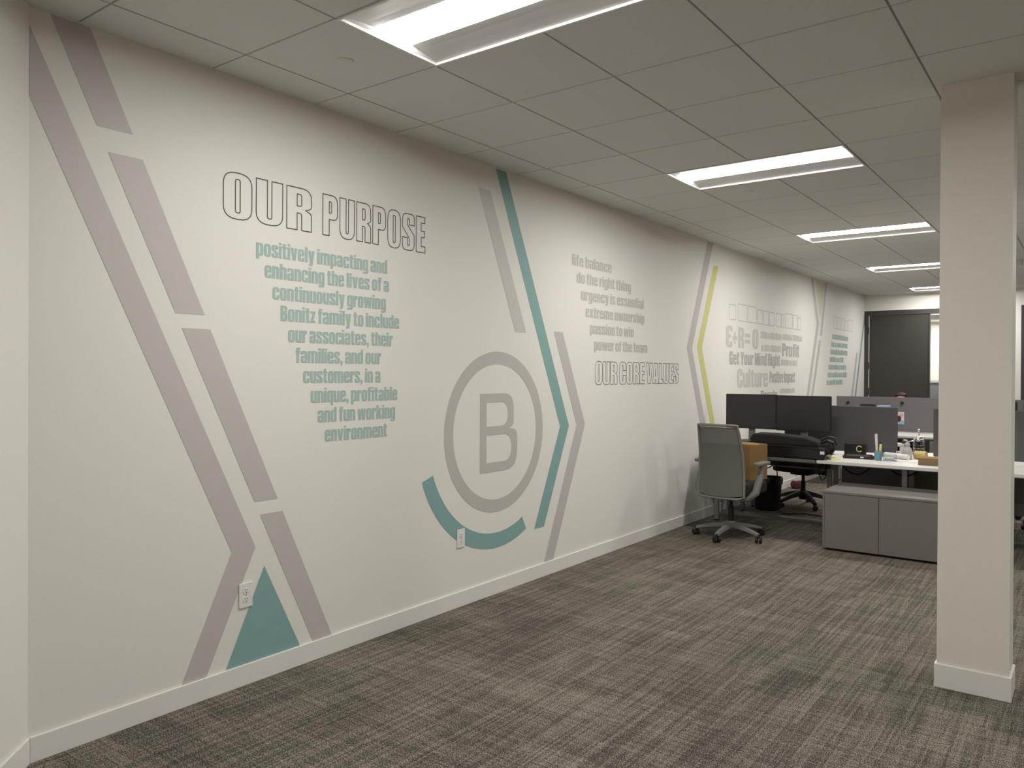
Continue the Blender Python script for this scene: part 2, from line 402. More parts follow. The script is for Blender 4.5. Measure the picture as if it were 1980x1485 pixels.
hi = arcpts([(y0+.072, .040), (y0+.072, .207), (y1-.068, .207, .085), (y1-.068, .040, .085)])
lo = arcpts([(y0+.072, -.213), (y0+.072, -.022), (yb-.070, -.022, .10), (yb-.070, -.213, .10)])
decal('letter', [outer, hi, lo], RINGG, lg, 'grey capital letter B')

# condensed heavy lettering, drawn as outlines on a 10-unit cap height
def R_(x0, x1, y0, y1, rr): return [(x0, y0, rr), (x0, y1, rr), (x1, y1, rr), (x1, y0, rr)]
HOLE = R_(2.4, 3.4, 1.2, 6.8, .4)
Gl = {
 'o': (5.8, [R_(0, 5.8, -.1, 8.1, 2.3), HOLE]), 'n': (5.8, [[(0, 0), (0, 8), (5.8, 8, 2), (5.8, 0), (3.4, 0), (3.4, 6.6, .5), (2.4, 6.6, .5), (2.4, 0)]]),
 'u': (5.8, [[(5.8, 8), (5.8, 0), (0, 0, 2), (0, 8), (2.4, 8), (2.4, 1.4, .5), (3.4, 1.4, .5), (3.4, 8)]]),
 'h': (5.8, [[(0, 0), (0, 10), (2.4, 10), (2.4, 8), (5.8, 8, 2), (5.8, 0), (3.4, 0), (3.4, 6.6, .5), (2.4, 6.6, .5), (2.4, 0)]]),
 'm': (9.2, [[(0, 0), (0, 8), (9.2, 8, 2), (9.2, 0), (6.8, 0), (6.8, 6.6, .5), (5.8, 6.6, .5), (5.8, 0), (3.4, 0), (3.4, 6.6, .5), (2.4, 6.6, .5), (2.4, 0)]]),
 'r': (4.2, [[(0, 0), (0, 8), (4.2, 8), (4.2, 5.6), (2.9, 5.6, .4), (2.4, 5), (2.4, 0)]]),
 'a': (5.8, [[(0, 0, 1.6), (0, 4.6, 1.2), (3.4, 4.6), (3.4, 6.8, .4), (2.4, 6.8, .4), (2.4, 5.6), (0, 5.6), (0, 8, 2), (5.8, 8, 2), (5.8, 0)], R_(2.4, 3.4, 1.3, 3.5, .3)]),
 'e': (5.8, [[(0, 0, 2.2), (0, 8, 2.2), (5.8, 8, 2.2), (5.8, 3.6), (2.4, 3.6), (2.4, 1.2, .4), (3.4, 1.2, .4), (3.4, 2.6), (5.8, 2.6), (5.8, 0, 2.2)], [(2.4, 4.8), (2.4, 6.8, .4), (3.4, 6.8, .4), (3.4, 4.8)]]),
 'c': (5.8, [[(0, 0, 2.2), (0, 8, 2.2), (5.8, 8, 2.2), (5.8, 5), (3.4, 5), (3.4, 6.8, .4), (2.4, 6.8, .4), (2.4, 1.2, .4), (3.4, 1.2, .4), (3.4, 3), (5.8, 3), (5.8, 0, 2.2)]]),
 'd': (5.8, [[(0, 0, 2), (0, 8, 2), (3.4, 8), (3.4, 10), (5.8, 10), (5.8, 0)], HOLE]), 'b': (5.8, [[(0, 0), (0, 10), (2.4, 10), (2.4, 8), (5.8, 8, 2), (5.8, 0, 2)], HOLE]),
 'p': (5.8, [[(0, -2), (0, 8), (5.8, 8, 2), (5.8, 0, 2), (2.4, 0), (2.4, -2)], HOLE]), 'q': (5.8, [[(5.8, -2), (5.8, 8), (0, 8, 2), (0, 0, 2), (3.4, 0), (3.4, -2)], HOLE]),
 'g': (5.8, [[(0, 0, 2), (0, 8, 2), (5.8, 8), (5.8, -2.2, 2), (.2, -2.2, 1.5), (.2, -.8), (3.4, -.8), (3.4, 0)], HOLE]),
 'f': (4, [[(.6, 0), (.6, 6.6), (0, 6.6), (0, 8), (.6, 8), (.6, 10, 2), (4, 10), (4, 8.7), (3, 8.7), (3, 8), (4, 8), (4, 6.6), (3, 6.6), (3, 0)]]),
 't': (4, [[(.6, 0, 1.6), (.6, 6.6), (0, 6.6), (0, 8), (.6, 8), (.6, 9.6), (3, 9.6), (3, 8), (4, 8), (4, 6.6), (3, 6.6), (3, 1.4), (4, 1.4), (4, 0)]]),
 'i': (2.4, [[(0, 0), (0, 8), (2.4, 8), (2.4, 0)], [(0, 8.8), (0, 10), (2.4, 10), (2.4, 8.8)]]), 'l': (2.4, [[(0, 0), (0, 10), (2.4, 10), (2.4, 0)]]),
 'k': (6, [[(0, 0), (0, 10), (2.4, 10), (2.4, 5.2), (3.4, 8), (5.9, 8), (4.5, 4.4), (6, 0), (3.5, 0), (2.4, 3.4), (2.4, 0)]]),
 's': (5.6, [[(0, 0, 2), (0, 2.7), (2.4, 2.7), (2.4, 1.2, .3), (3.3, 1.2, .3), (3.3, 2.6, .4), (0, 5, .8), (0, 8, 2), (5.6, 8, 2), (5.6, 5.5), (3.3, 5.5), (3.3, 6.8, .3), (2.4, 6.8, .3), (2.4, 5.5, .4), (5.6, 3.2, .8), (5.6, 0, 2)]]),
 'v': (5.8, [[(1.6, 0), (0, 8), (2.4, 8), (2.9, 3), (3.4, 8), (5.8, 8), (4.2, 0)]]),
 'w': (8.6, [[(1, 0), (0, 8), (2.3, 8), (2.6, 3.4), (3.2, 8), (5.4, 8), (6, 3.4), (6.3, 8), (8.6, 8), (7.6, 0), (5, 0), (4.3, 4.5), (3.6, 0)]]),
 'x': (5.8, [[(0, 0), (1.6, 4), (0, 8), (2.4, 8), (2.9, 6), (3.4, 8), (5.8, 8), (4.2, 4), (5.8, 0), (3.4, 0), (2.9, 2), (2.4, 0)]]),
 'y': (5.8, [[(.8, -2.1), (.8, -.8), (1.9, -.6), (0, 8), (2.4, 8), (2.95, 3.4), (3.4, 8), (5.8, 8), (4.3, -.6), (3.7, -2.1)]]),
 'z': (4.4, [[(0, 0), (0, 1.6), (2, 6.4), (.2, 6.4), (.2, 8), (4.4, 8), (4.4, 6.4), (2.5, 1.6), (4.4, 1.6), (4.4, 0)]]),
 ',': (2.2, [[(.2, -1.6), (.8, 0), (0, 0), (0, 1.9), (2.2, 1.9), (2.2, 0), (1.2, -1.6)]]),
 'O': (6, [R_(0, 6, -.1, 10.1, 2.7), R_(2.5, 3.5, 1.3, 8.7, .5)]), 'U': (6, [[(0, 10), (2.5, 10), (2.5, 1.3, .5), (3.5, 1.3, .5), (3.5, 10), (6, 10), (6, -.1, 2.6), (0, -.1, 2.6)]]),
 'R': (6, [[(0, 0), (0, 10), (6, 10, 2.2), (6, 5.5, .9), (4.6, 4.9), (6, 4.3, .9), (6, 0), (3.6, 0), (3.6, 4, .6), (2.5, 4.0), (2.5, 0)], [(2.5, 5.7), (2.5, 8.5), (3.6, 8.5, .5), (3.6, 5.7, .5)]]),
 'P': (5.8, [[(0, 0), (0, 10), (5.8, 10, 2.2), (5.8, 4, 2), (2.5, 4), (2.5, 0)], [(2.5, 5.6), (2.5, 8.4), (3.4, 8.4, .4), (3.4, 5.6, .4)]]),
 'S': (5.8, [[(0, 0, 2.4), (0, 3.4), (2.4, 3.4), (2.4, 1.3, .4), (3.4, 1.3, .4), (3.4, 3.2, .6), (0, 6.2, 1), (0, 10, 2.4), (5.8, 10, 2.4), (5.8, 7), (3.4, 7), (3.4, 8.7, .4), (2.4, 8.7, .4), (2.4, 7, .6), (5.8, 4.2, 1), (5.8, 0, 2.4)]]),
 'E': (4.5, [[(0, 0), (0, 10), (4.4, 10), (4.4, 8.3), (2.5, 8.3), (2.5, 6), (4.2, 6), (4.2, 4.3), (2.5, 4.3), (2.5, 1.7), (4.5, 1.7), (4.5, 0)]]),
 'C': (5.9, [[(0, -.1, 2.6), (0, 10.1, 2.6), (5.9, 10.1, 2.6), (5.9, 6.2), (3.4, 6.2), (3.4, 8.7, .5), (2.5, 8.7, .5), (2.5, 1.3, .5), (3.4, 1.3, .5), (3.4, 4), (5.9, 4), (5.9, -.1, 2.6)]]),
 'V': (6.2, [[(1.6, 0), (0, 10), (2.5, 10), (3.1, 3.5), (3.7, 10), (6.2, 10), (4.6, 0)]]),
 'A': (6.2, [[(0, 0), (1.4, 10), (4.8, 10), (6.2, 0), (3.7, 0), (3.5, 1.8), (2.6, 1.8), (2.5, 0)], [(2.75, 3.6), (3.1, 7.4), (3.4, 3.6)]]),
 'L': (4.4, [[(0, 0), (0, 10), (2.5, 10), (2.5, 1.8), (4.4, 1.8), (4.4, 0)]]),
 'B': (5.9, [[(0, 0), (0, 10), (5.7, 10, 2), (5.7, 5.6, .8), (4.8, 5.2), (5.9, 4.8, .8), (5.9, 0, 2)], [(2.5, 6.1), (2.5, 8.4), (3.4, 8.4, .3), (3.4, 6.1, .3)], [(2.5, 1.6), (2.5, 4.3), (3.4, 4.3, .3), (3.4, 1.6, .3)]]),
 'Y': (6, [[(1.8, 0), (1.8, 4), (0, 10), (2.4, 10), (3, 6), (3.6, 10), (6, 10), (4.2, 4), (4.2, 0)]]),
 'M': (8, [[(0, 0), (0, 10), (3.2, 10), (4, 4.5), (4.8, 10), (8, 10), (8, 0), (5.8, 0), (5.8, 6.5), (4.9, 0), (3.1, 0), (2.2, 6.5), (2.2, 0)]]),
 'G': (5.9, [[(0, -.1, 2.6), (0, 10.1, 2.6), (5.9, 10.1, 2.6), (5.9, 6.6), (3.4, 6.6), (3.4, 8.7, .5), (2.5, 8.7, .5), (2.5, 1.4, .5), (3.4, 1.4, .5), (3.4, 3.8), (3, 3.8), (3, 5.4), (5.9, 5.4), (5.9, 0), (4.6, 0)]]),
 'I': (2.5, [[(0, 0), (0, 10), (2.5, 10), (2.5, 0)]]), 'F': (4.4, [[(0, 0), (0, 10), (4.4, 10), (4.4, 8.3), (2.5, 8.3), (2.5, 6), (4.2, 6), (4.2, 4.3), (2.5, 4.3), (2.5, 0)]]),
 '+': (4.4, [[(1.5, 2), (1.5, 4), (0, 4), (0, 6), (1.5, 6), (1.5, 8), (2.9, 8), (2.9, 6), (4.4, 6), (4.4, 4), (2.9, 4), (2.9, 2)]]),
 '=': (4.4, [[(0, 2.6), (0, 4.4), (4.4, 4.4), (4.4, 2.6)], [(0, 5.6), (0, 7.4), (4.4, 7.4), (4.4, 5.6)]]),
 # round open E of the equation
 'ɛ': (5.2, [[(0, 0, 2.2), (0, 4.6, .9), (.7, 5.1), (0, 5.6, .9), (0, 10, 2.2), (5.2, 10, 2), (5.2, 7.4), (3.2, 7.4), (3.2, 8.6, .3), (2.4, 8.6, .3), (2.4, 6, .3), (3.8, 6), (3.8, 4.4), (2.4, 4.4, .3), (2.4, 1.4, .3), (3.2, 1.4, .3), (3.2, 2.8), (5.2, 2.8), (5.2, 0, 2)]]),
}
SEP = {'i', '='}          # glyphs whose second contour is a separate island
def layout(txt, gap=.55, space=2.0):
    x = 0; out = []
    for ch in txt:
        if ch == ' ': x += space; continue
        wd, cs = Gl[ch]; out.append((ch, x, cs)); x += wd+gap
    return out, x-gap
def text(name, txt, y0, y1, z0, unit, m, parent, outline=0, label=None, gap=.55, space=2.0):
    g_, wd = layout(txt, gap, space); sx = (y1-y0)/wd; b = nb()
    for ch, x, cs in g_:
        cc = [[(y0+(x+px)*sx, z0+py*unit) for px, py in arcpts(c)] for c in cs]
        if outline:
            for c in cc: ribbon(b, c, outline)
        elif ch in SEP:
            for c in cc: fill(b, [c])
        else: fill(b, cc)
    return obj(name, b, m, parent, smooth=None, label=label)
def bars(name, y0, y1, z0, z1, m, parent, seed, outline=0):
    """a line of lettering too small in the photo to be read: upright strokes joined top or bottom"""
    rd = random.Random(seed); b = nb(); y = y0; hgt = z1-z0; st = hgt*.33
    while y < y1-st*.5:
        k = rd.choice((1, 2, 2, 2, 3)); wd = min(st*(k+.3*(k-1)), y1-y); tall = 1 if rd.random() < .5 else .88
        zt = z0+hgt*tall
        if outline:
            ribbon(b, [(y, z0), (y+wd*1.3, z0), (y+wd*1.3, zt), (y, zt)], outline); y += wd*1.3+st*.5
        else:
            for q in range(k):
                a = y+q*st*1.3
                if a+st <= y1+.01: fill(b, [[(a, z0), (a+st, z0), (a+st, zt), (a, zt)]])
            if k > 1:
                za = zt-hgt*.18 if rd.random() < .6 else z0
                fill(b, [[(y, za), (y+wd, za), (y+wd, za+hgt*.18), (y, za+hgt*.18)]], .0011)
            y += wd+st*.35
        if rd.random() < .16: y += st*.7
    return obj(name, b, m, parent, smooth=None)
b_ = thing('heading_lettering', 'OUR PURPOSE heading in black outlined capitals at upper left of the wall', 'wall lettering', (0, 0, 0))
text('word', 'OUR', 2.171, 2.700, 2.306, .0222, INK, b_, outline=.005, gap=.95)
text('word', 'PURPOSE', 2.778, 3.590, 2.306, .0222, INK, b_, outline=.005, gap=.95)
q_ = thing('paragraph_lettering', 'ten slanting lines of pale teal lettering beneath the OUR PURPOSE heading', 'wall lettering')
for i, (s, a, c) in enumerate([('positively impacting and', 2.356, 3.263), ('enhancing the lives of a', 2.407, 3.277), ('continuously growing', 2.454, 3.254), ('Bonitz family to include', 2.504, 3.364),
        ('our associates, their', 2.553, 3.311), ('families, and our', 2.601, 3.216), ('customers, in a', 2.650, 3.212), ('unique, profitable', 2.701, 3.352), ('and fun working', 2.748, 3.335), ('environment', 2.797, 3.267)]):
    text('text_line', s, a, c, 2.142-.1074*i, .0080, TEXTT, q_)
v_ = thing('values_lettering', 'six slanting lines of grey lettering right of the teal chevron, starting with life balance', 'wall lettering')
for i, (s, a, c) in enumerate([('life balance', 5.312, 5.955), ('do the right thing', 5.383, 6.314), ('urgency is essential', 5.454, 6.565), ('extreme ownership', 5.524, 6.582), ('passion to win', 5.598, 6.372), ('power of the team', 5.667, 6.644)]):
    text('text_line', s, a, c, 2.428-.1353*i, .0090, TEXTG, v_)
c_ = thing('heading_lettering', 'OUR CORE VALUES heading in dark outlined capitals under the six grey lines', 'wall lettering')
wds = layout('OUR CORE VALUES', .5, 1.6)[1]
g0 = 5.688; k = (7.336-5.688)/wds
x0 = 0
for s in ('OUR', 'CORE', 'VALUES'):
    wd = layout(s, .5)[1]; text('word', s, g0+x0*k, g0+(x0+wd)*k, 1.462, .0195, INK, c_, outline=.005, gap=.5); x0 += wd+1.6+.5
w_ = thing('word_cloud_lettering', 'grey word cloud around E + R = O on the wall above the two monitors', 'wall lettering')
bars('outlined_heading', 8.70, 11.40, 2.19, 2.385, INKP, w_, 3, outline=.008)
for ch, a, c, z, un in (('ɛ', 8.60, 8.80, 1.863, .0252), ('+', 8.80, 8.95, 1.86, .0235), ('R', 8.985, 9.172, 1.867, .0245), ('=', 9.20, 9.38, 1.865, .0245), ('O', 9.465, 9.675, 1.87, .0242)):
    text('symbol', ch, a, c, z, un, TEXTP, w_)
bars('small_line', 9.765, 10.58, 2.012, 2.098, TEXTP, w_, 5); bars('small_line', 10.62, 11.50, 2.022, 2.108, TEXTP, w_, 6); bars('small_line', 9.787, 10.57, 1.848, 1.935, TEXTP, w_, 7)
text('word', 'Profit', 10.605, 11.364, 1.80, .0178, TEXTC, w_); text('word', 'Get Your Mind Right', 8.708, 10.521, 1.667, .0152, TEXTC, w_)
bars('small_line', 10.56, 11.294, 1.676, 1.756, TEXTP, w_, 8)
text('word', 'Culture', 8.957, 10.042, 1.395, .0222, TEXTP, w_); text('word', 'Positive Impact', 10.11, 11.173, 1.443, .0152, TEXTC, w_)
text('word', 'People', 9.78, 10.424, 1.222, .0128, TEXTC, w_); bars('small_line', 10.529, 11.16, 1.298, 1.366, TEXTP, w_, 9); bars('small_line', 8.36, 8.80, .86, 1.0, TEXTP, w_, 31)
z_ = thing('end_lettering', 'small teal lettering block with outlined heading at the far end of the wall', 'wall lettering')
bars('outlined_heading', 13.2, 14.40, 2.30, 2.49, INKP, z_, 12, outline=.008)
for i, (a, c) in enumerate([(13.119, 14.12), (13.062, 14.091), (13.013, 14.075), (12.964, 13.824), (12.909, 14.003), (12.857, 14.058), (12.803, 13.777)]):
    bars('text_line', a, c, 2.125-.1225*i, 2.125-.1225*i+.082, TEXTT, z_, 20+i)

# ---------------------------------------------------------------- wall outlets
def outlet(y, z, label):
    t = thing('wall_outlet', label, 'outlet', (0, y, z), 0, 'white duplex wall outlets')
    b = nb(); prism(b, rrect(-.0385, .0385, -.061, .061, .004, 3), .0015, .0075, 'x'); obj('cover_plate', b, WHITEP, t, bevel=.002)
    for s in (-1, 1):
        b = nb(); prism(b, rrect(-.017, .017, s*.0215-.0135, s*.0215+.0135, .011, 4), .0072, .0095, 'x'); rc = obj('receptacle', b, WHITEP, t)
        b = nb()
        for yy, hh in ((-.0065, .0045), (.0065, .0035)): box(b, .0092, .0099, yy-.0012, yy+.0012, s*.0215+.001, s*.0215+.001+2*hh)
        prism(b, [(.0028*math.cos(a*pi/6), s*.0215-.007+.0028*math.sin(a*pi/6)) for a in range(12)], .0092, .0099, 'x')
        obj('slots', b, SLOT, rc)
    b = nb(); cyl(b, (.0072, 0, 0), .003, .0016, 'x', 10); obj('screw', b, STEEL, t)
outlet(2.301, .447, 'white duplex outlet at the left edge of the teal triangle')
outlet(3.947, .455, 'white duplex outlet on the teal arc under the round emblem')

# ---------------------------------------------------------------- far wall: dark framed door with side glass, room behind
t = thing('dark_door', 'tall dark hinged door leaf at the far end of the room', 'door', (.078, YF+.02, 0))
b = nb(); box(b, .005, .972, .0, .045, .01, 2.632); obj('door_leaf', b, DOORM, t, bevel=.003)
b = nb()
for z in (.35, 1.25, 1.72, 2.36):
    cyl(b, (-.006, -.004, z-.06), .008, .12); box(b, -.0115, -.0025, .002, .030, z-.06, z+.06)
obj('hinges', b, BRONZE, t)
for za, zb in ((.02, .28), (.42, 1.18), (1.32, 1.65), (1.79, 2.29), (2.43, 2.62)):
    b = nb(); box(b, -.0112, .0042, .004, .030, za, zb); obj('gap_light_strip', b, WHITEP, t, label='pale strip coloured as light showing through the hinge gap')  # pale colour stands in for light coming through the hinge gap
b = nb(); tube(b, [(.89, -.001, 1.0), (.89, -.05, 1.0), (.80, -.05, 1.0)], .011, 8); obj('handle', b, STEEL, t, smooth=True)
b = nb()
for q in ((0, .066, 0, 2.714), (.066, 2.06, 2.636, 2.714), (1.052, 1.062, 0, 2.636), (2.0, 2.06, 0, 2.636), (1.062, 2.0, 0, .10)):
    box(b, q[0]+.0005, q[1]-.0005, YF-.005, YF+.09, q[2], q[3])
struct('window_1', b, BRONZE)
b = nb(); box(b, 1.063, 1.999, YF+.04, YF+.048, .10, 2.635); obj('pane', b, GLASS, bpy.data.objects['window_1'])
b = nb()
for q in ((2.394, 2.46, 0, 2.714), (2.46, 3.449, 2.636, 2.714), (3.38, 3.449, 0, 2.636)): box(b, q[0], q[1], YF-.005, YF+.09, q[2], q[3])
struct('window_2', b, BRONZE)
b = nb(); box(b, 2.462, 3.378, YF+.03, YF+.075, 0.005, 2.634); struct('door_1', b, DOORM)
b = nb(); box(b, -.12, 8, 19.5, 19.6, 0, 3.1); struct('wall_beyond', b, WALL)
b = nb(); box(b, -.22, -.12, YF+.1, 19.6, 0, 3.1); struct('wall_beyond_left', b, WALL)
b = nb(); box(b, -.2, 8, YF+.1, 19.6, 2.82, 2.92); struct('ceiling_beyond', b, CEIL)
dup(lt, (.42, 16.40, 2.725), 0, 'lit ceiling light seen through the glass in the room behind the dark door')
dup(lt, (.42, 18.45, 2.725), 0, 'added unseen ceiling light brightening the back wall of the room behind the dark door')  # extra fixture out of sight, added to brighten the room beyond the glass
dup(lt, (2.3, 17.2, 2.725), 0, 'added unseen ceiling light at right, brightening the room behind the dark door')  # also an added hidden fixture, fill light for the same room
t = thing('office_partition', 'dark grey partition with a white top rail seen through the glass by the door', 'partition', (.2, 17.0, 0))
b = nb(); box(b, 0, 1.9, 0, .06, 0, 1.41); obj('partition_panel', b, mat('partition_grey', (.33, .345, .355), .8), t)
b = nb(); box(b, -.005, 1.905, -.01, .07, 1.41, 1.45); obj('top_rail', b, WHITEP, t)

# ---------------------------------------------------------------- grey mesh task chair
def make_chair(label, loc, rotz, M, group=None, name='office_chair', scl=1.0):
    t = thing(name, label, 'chair', loc, rotz, group)
    Rb = .325
    hub = nb(); lathe(hub, [(.045, .085), (.054, .11), (.050, M.get('hz', .128)+.012), (.034, M.get('hz', .128)+.032)]); obj('base_hub', hub, M['base'], t, smooth=True)
    b = nb(); cyl(b, (0, 0, .14), .028, .16); cyl(b, (0, 0, .28), .019, .12); obj('gas_lift', b, BLK, t, smooth=True)
    for k in range(5):
        a = math.radians(M.get('a0', -90)+72*k); ca, sa = math.cos(a), math.sin(a)
        b = nb(); n = 6; pr = []
        for i in range(n+1):
            s = i/n; d_ = .02+s*(Rb-.02); z = M.get('hz', .128)-(M.get('hz', .128)-.080)*s**1.6; hw = .036-.014*s; hh = (.028-.014*s)*M.get('tk', 1)
            pr.append([b.verts.new((ca*d_-sa*o_, sa*d_+ca*o_, z+zz)) for o_, zz in ((-hw, -hh), (hw, -hh), (hw*.75, hh*.5), (-hw*.75, hh*.5))])
        for A, B in zip(pr, pr[1:]):
            for q in range(4): b.faces.new((A[q], A[(q+1) % 4], B[(q+1) % 4], B[q]))
        b.faces.new(pr[0][::-1]); b.faces.new(pr[-1])
        obj('base_leg', b, M['base'], t, bevel=.004)
        b = nb(); c = (ca*Rb, sa*Rb)
        th = a+1.1*(k-2); tx, ty = math.cos(th), math.sin(th)
        for s in (-1, 1):
            ox, oy = c[0]+tx*.0, c[1]+ty*.0
            ring = []
            for off in (s*.008, s*.028):
                ring.append([b.verts.new((ox-ty*off+tx*.029*math.cos(2*pi*i/16), oy+tx*off+ty*.029*math.cos(2*pi*i/16), .030+.029*math.sin(2*pi*i/16))) for i in range(16)])
            for i in range(16): b.faces.new((ring[0][i], ring[0][(i+1) % 16], ring[1][(i+1) % 16], ring[1][i]))
            b.faces.new(ring[0]); b.faces.new(ring[1])
        cyl(b, (c[0], c[1], .045), .009, .035, 'z', 10)
        obj('caster', b, BLK, t)
    b = nb(); box(b, -.11, .11, -.13, .11, .375, .415); prism(b, rrect(-.20, .20, -.17, .20, .06, 4), .405, .425); obj('mechanism', b, BLK, t, bevel=.01)
    b = nb(); prism(b, rrect(-.25, .25, -.20, .33, .09, 6), .425, M.get('st', .487)); obj('seat', b, M['seat'], t, bevel=.02)
    # backrest: curved panel between z .42 and 1.085
    def prof(s): return -.235-.055*s-.035*math.sin(pi*s)*-1-.03*(s**3)
    def hw(s): return .222-.012*s-.022*s*s
    def panel(s0, s1, inset, th, m, nm):
        b = nb(); nz, nx = 14, 12; F_, B_ = [], []
        for i in range(nz+1):
            s = s0+(s1-s0)*i/nz; ff, bb = [], []
            for j in range(nx+1):
                q = -1+2*j/nx; x = q*(hw(s)-inset); y = prof(s)+.045*q*q-.045
                z = .425+.66*s-.02*(1-q*q)*(1 if s < .1 else 0)*(1-s/.1 if s < .1 else 0)
                ff.append(b.verts.new((x, y+th/2, z))); bb.append(b.verts.new((x, y-th/2, z)))
            F_.append(ff); B_.append(bb)
        for i in range(nz):
            for j in range(nx):
                b.faces.new((F_[i][j], F_[i][j+1], F_[i+1][j+1], F_[i+1][j])); b.faces.new((B_[i][j], B_[i+1][j], B_[i+1][j+1], B_[i][j+1]))
        for j in range(nx):
            b.faces.new((F_[0][j], B_[0][j], B_[0][j+1], F_[0][j+1])); b.faces.new((F_[nz][j], F_[nz][j+1], B_[nz][j+1], B_[nz][j]))
        for i in range(nz):
            b.faces.new((F_[i][0], F_[i+1][0], B_[i+1][0], B_[i][0])); b.faces.new((F_[i][nx], B_[i][nx], B_[i+1][nx], F_[i+1][nx]))
        return obj(nm, b, m, t, smooth=True)
    panel(.02, .74, .012, .022, M['back'], 'backrest'); panel(.74, .975, .014, .006, M['upper'], 'upper_mesh')
    pts = []
    for s in [i/10 for i in range(11)]: pts.append((hw(s), prof(s), .425+.66*s))
    for q in (.8, .4, 0, -.4, -.8): pts.append((q*hw(1), prof(1)+.045*q*q-.045, 1.087))
    for s in [1-i/10 for i in range(11)]: pts.append((-hw(s), prof(s), .425+.66*s))
    for q in (-.8, -.4, 0, .4, .8): pts.append((q*hw(0), prof(0)+.045*q*q-.045, .408))
    b = nb(); tube(b, pts, .013, 8, True); obj('back_frame', b, M['frame'], t, smooth=True)
    b = nb(); tube(b, [(-.12, prof(0)-.03, .42), (-.10, -.18, .395), (0, -.12, .388), (.10, -.18, .395), (.12, prof(0)-.03, .42)], .016, 8); obj('back_bracket', b, M['frame'], t, smooth=True)
    for s in (-1, 1):
        b = nb()
        tube(b, [(s*.10, -.12, .395), (s*.22, -.13, .402), (s*.278, -.10, .46), (s*.290, -.02, .60), (s*.292, .0, .71)], [.026, .040, .046, .040, .026], 10, flat=.8)
        ar = obj('armrest', b, M['frame'], t, smooth=True)
        b = nb(); prism(b, rrect(s*.292-.042, s*.292+.042, -.12, .15, .035, 5), .71, .737); obj('arm_pad', b, M['pad'], ar, bevel=.008)
    return t
GREYCH = dict(st=.533, base=PLG, seat=BLKF, back=MESHG, upper=MESHU, frame=PLG, pad=PLG)
BLKCH = dict(hz=.165, tk=1.5, base=BLK, seat=BLKF, back=BLKF, upper=BLKF, frame=BLK, pad=BLK, a0=-78)
make_chair('light grey mesh task chair holding a cardboard box, back turned to the camera', (.600, 7.22, 0), math.radians(-2), GREYCH)
bc = make_chair('black office chair pushed under the bench beyond the grey mesh chair', (.62, 9.46, 0), math.radians(172), BLKCH, 'black office chairs')
dup(bc, (2.86, 9.75, 0), math.radians(195), 'black office chair partly hidden behind the column, at right edge', 'black office chairs')

# box on the chair seat
t = thing('cardboard_box', 'brown cardboard box standing on the seat of the grey mesh chair', 'box', (.640, 7.512, .5345), math.radians(-20))
b = nb(); box(b, -.15, .15, -.128, .128, 0, .340); obj('carton', b, KRAFT, t, bevel=.003)
b = nb(); box(b, -.148, .148, -.126, -.001, .3402, .344); obj('flap', b, KRAFT, t)
b = nb(); box(b, -.148, .148, .001, .126, .3402, .344); obj('flap', b, KRAFT, t)
b = nb(); box(b, -.149, .149, -.02, .02, .3443, .3448); obj('tape', b, TAPE, t)

# ---------------------------------------------------------------- bench desks
def make_desk(label, x0, x1, y0, y1, m, legs, group='bench desks', zt=.74, th=.03, ly0=.27, back=()):
    t = thing('desk', label, 'desk', (x0, y0, 0), 0, group); L_, D = x1-x0, y1-y0
    b = nb(); prism(b, rrect(0, L_, 0, D, .02, 4), zt-th, zt); obj('desktop', b, m, t, bevel=.003)
    for lx in legs+back:
        for ly in ((ly0, D-.11) if lx in legs else (D-.06,)):
            b = nb(); box(b, lx-.022, lx+.022, ly-.022, ly+.022, .012, zt-th-.0005); lg_ = obj('leg', b, STEEL, t, bevel=.003)
            b = nb(); cyl(b, (lx, ly, 0), .02, .0115, 'z', 12); obj('foot', b, BLK, lg_)
    b = nb(); box(b, .06, L_-.06, D*.5-.02, D*.5+.02, zt-th-.045, zt-th-.0008); obj('rail', b, STEEL, t)
    return t
Y0, YM, Y1 = 7.70, 8.43, 9.19
dark_desk = make_desk('dark grey desk by the wall, under the two monitors', .10, 1.238, Y0, YM, DESKD, (.06,), back=(1.10,))
make_desk('white desk with clutter above the grey low cabinet', 1.245, 2.60, Y0, YM, DESKW, (.72, 1.29))
make_desk('white desk to the right of the column', 2.61, 3.97, Y0, YM, DESKW, (.06, 1.30))
make_desk('white desk on the far side of the first bench, next to the wall', .10, 1.238, YM+.03, Y1, DESKW, (.06, 1.07))
make_desk('white desk on the far side of the first bench, with the coffee press', 1.245, 2.60, YM+.03, Y1, DESKW, (.06, 1.29))
make_desk('white desk on the far side of the first bench, behind the column', 2.61, 3.97, YM+.03, Y1, DESKW, (.06, 1.30))
Y2, YP, Y3 = 11.53, 12.28, 13.03
make_desk('white desk of the second bench seen through the gap between panels', .30, 2.60, Y2, YP-.03, DESKW, (.06, .98, 1.62, 2.24))
make_desk('white desk of the second bench where the seated person works', .30, 2.60, YP+.03, Y3, DESKW, (.06, 2.24))

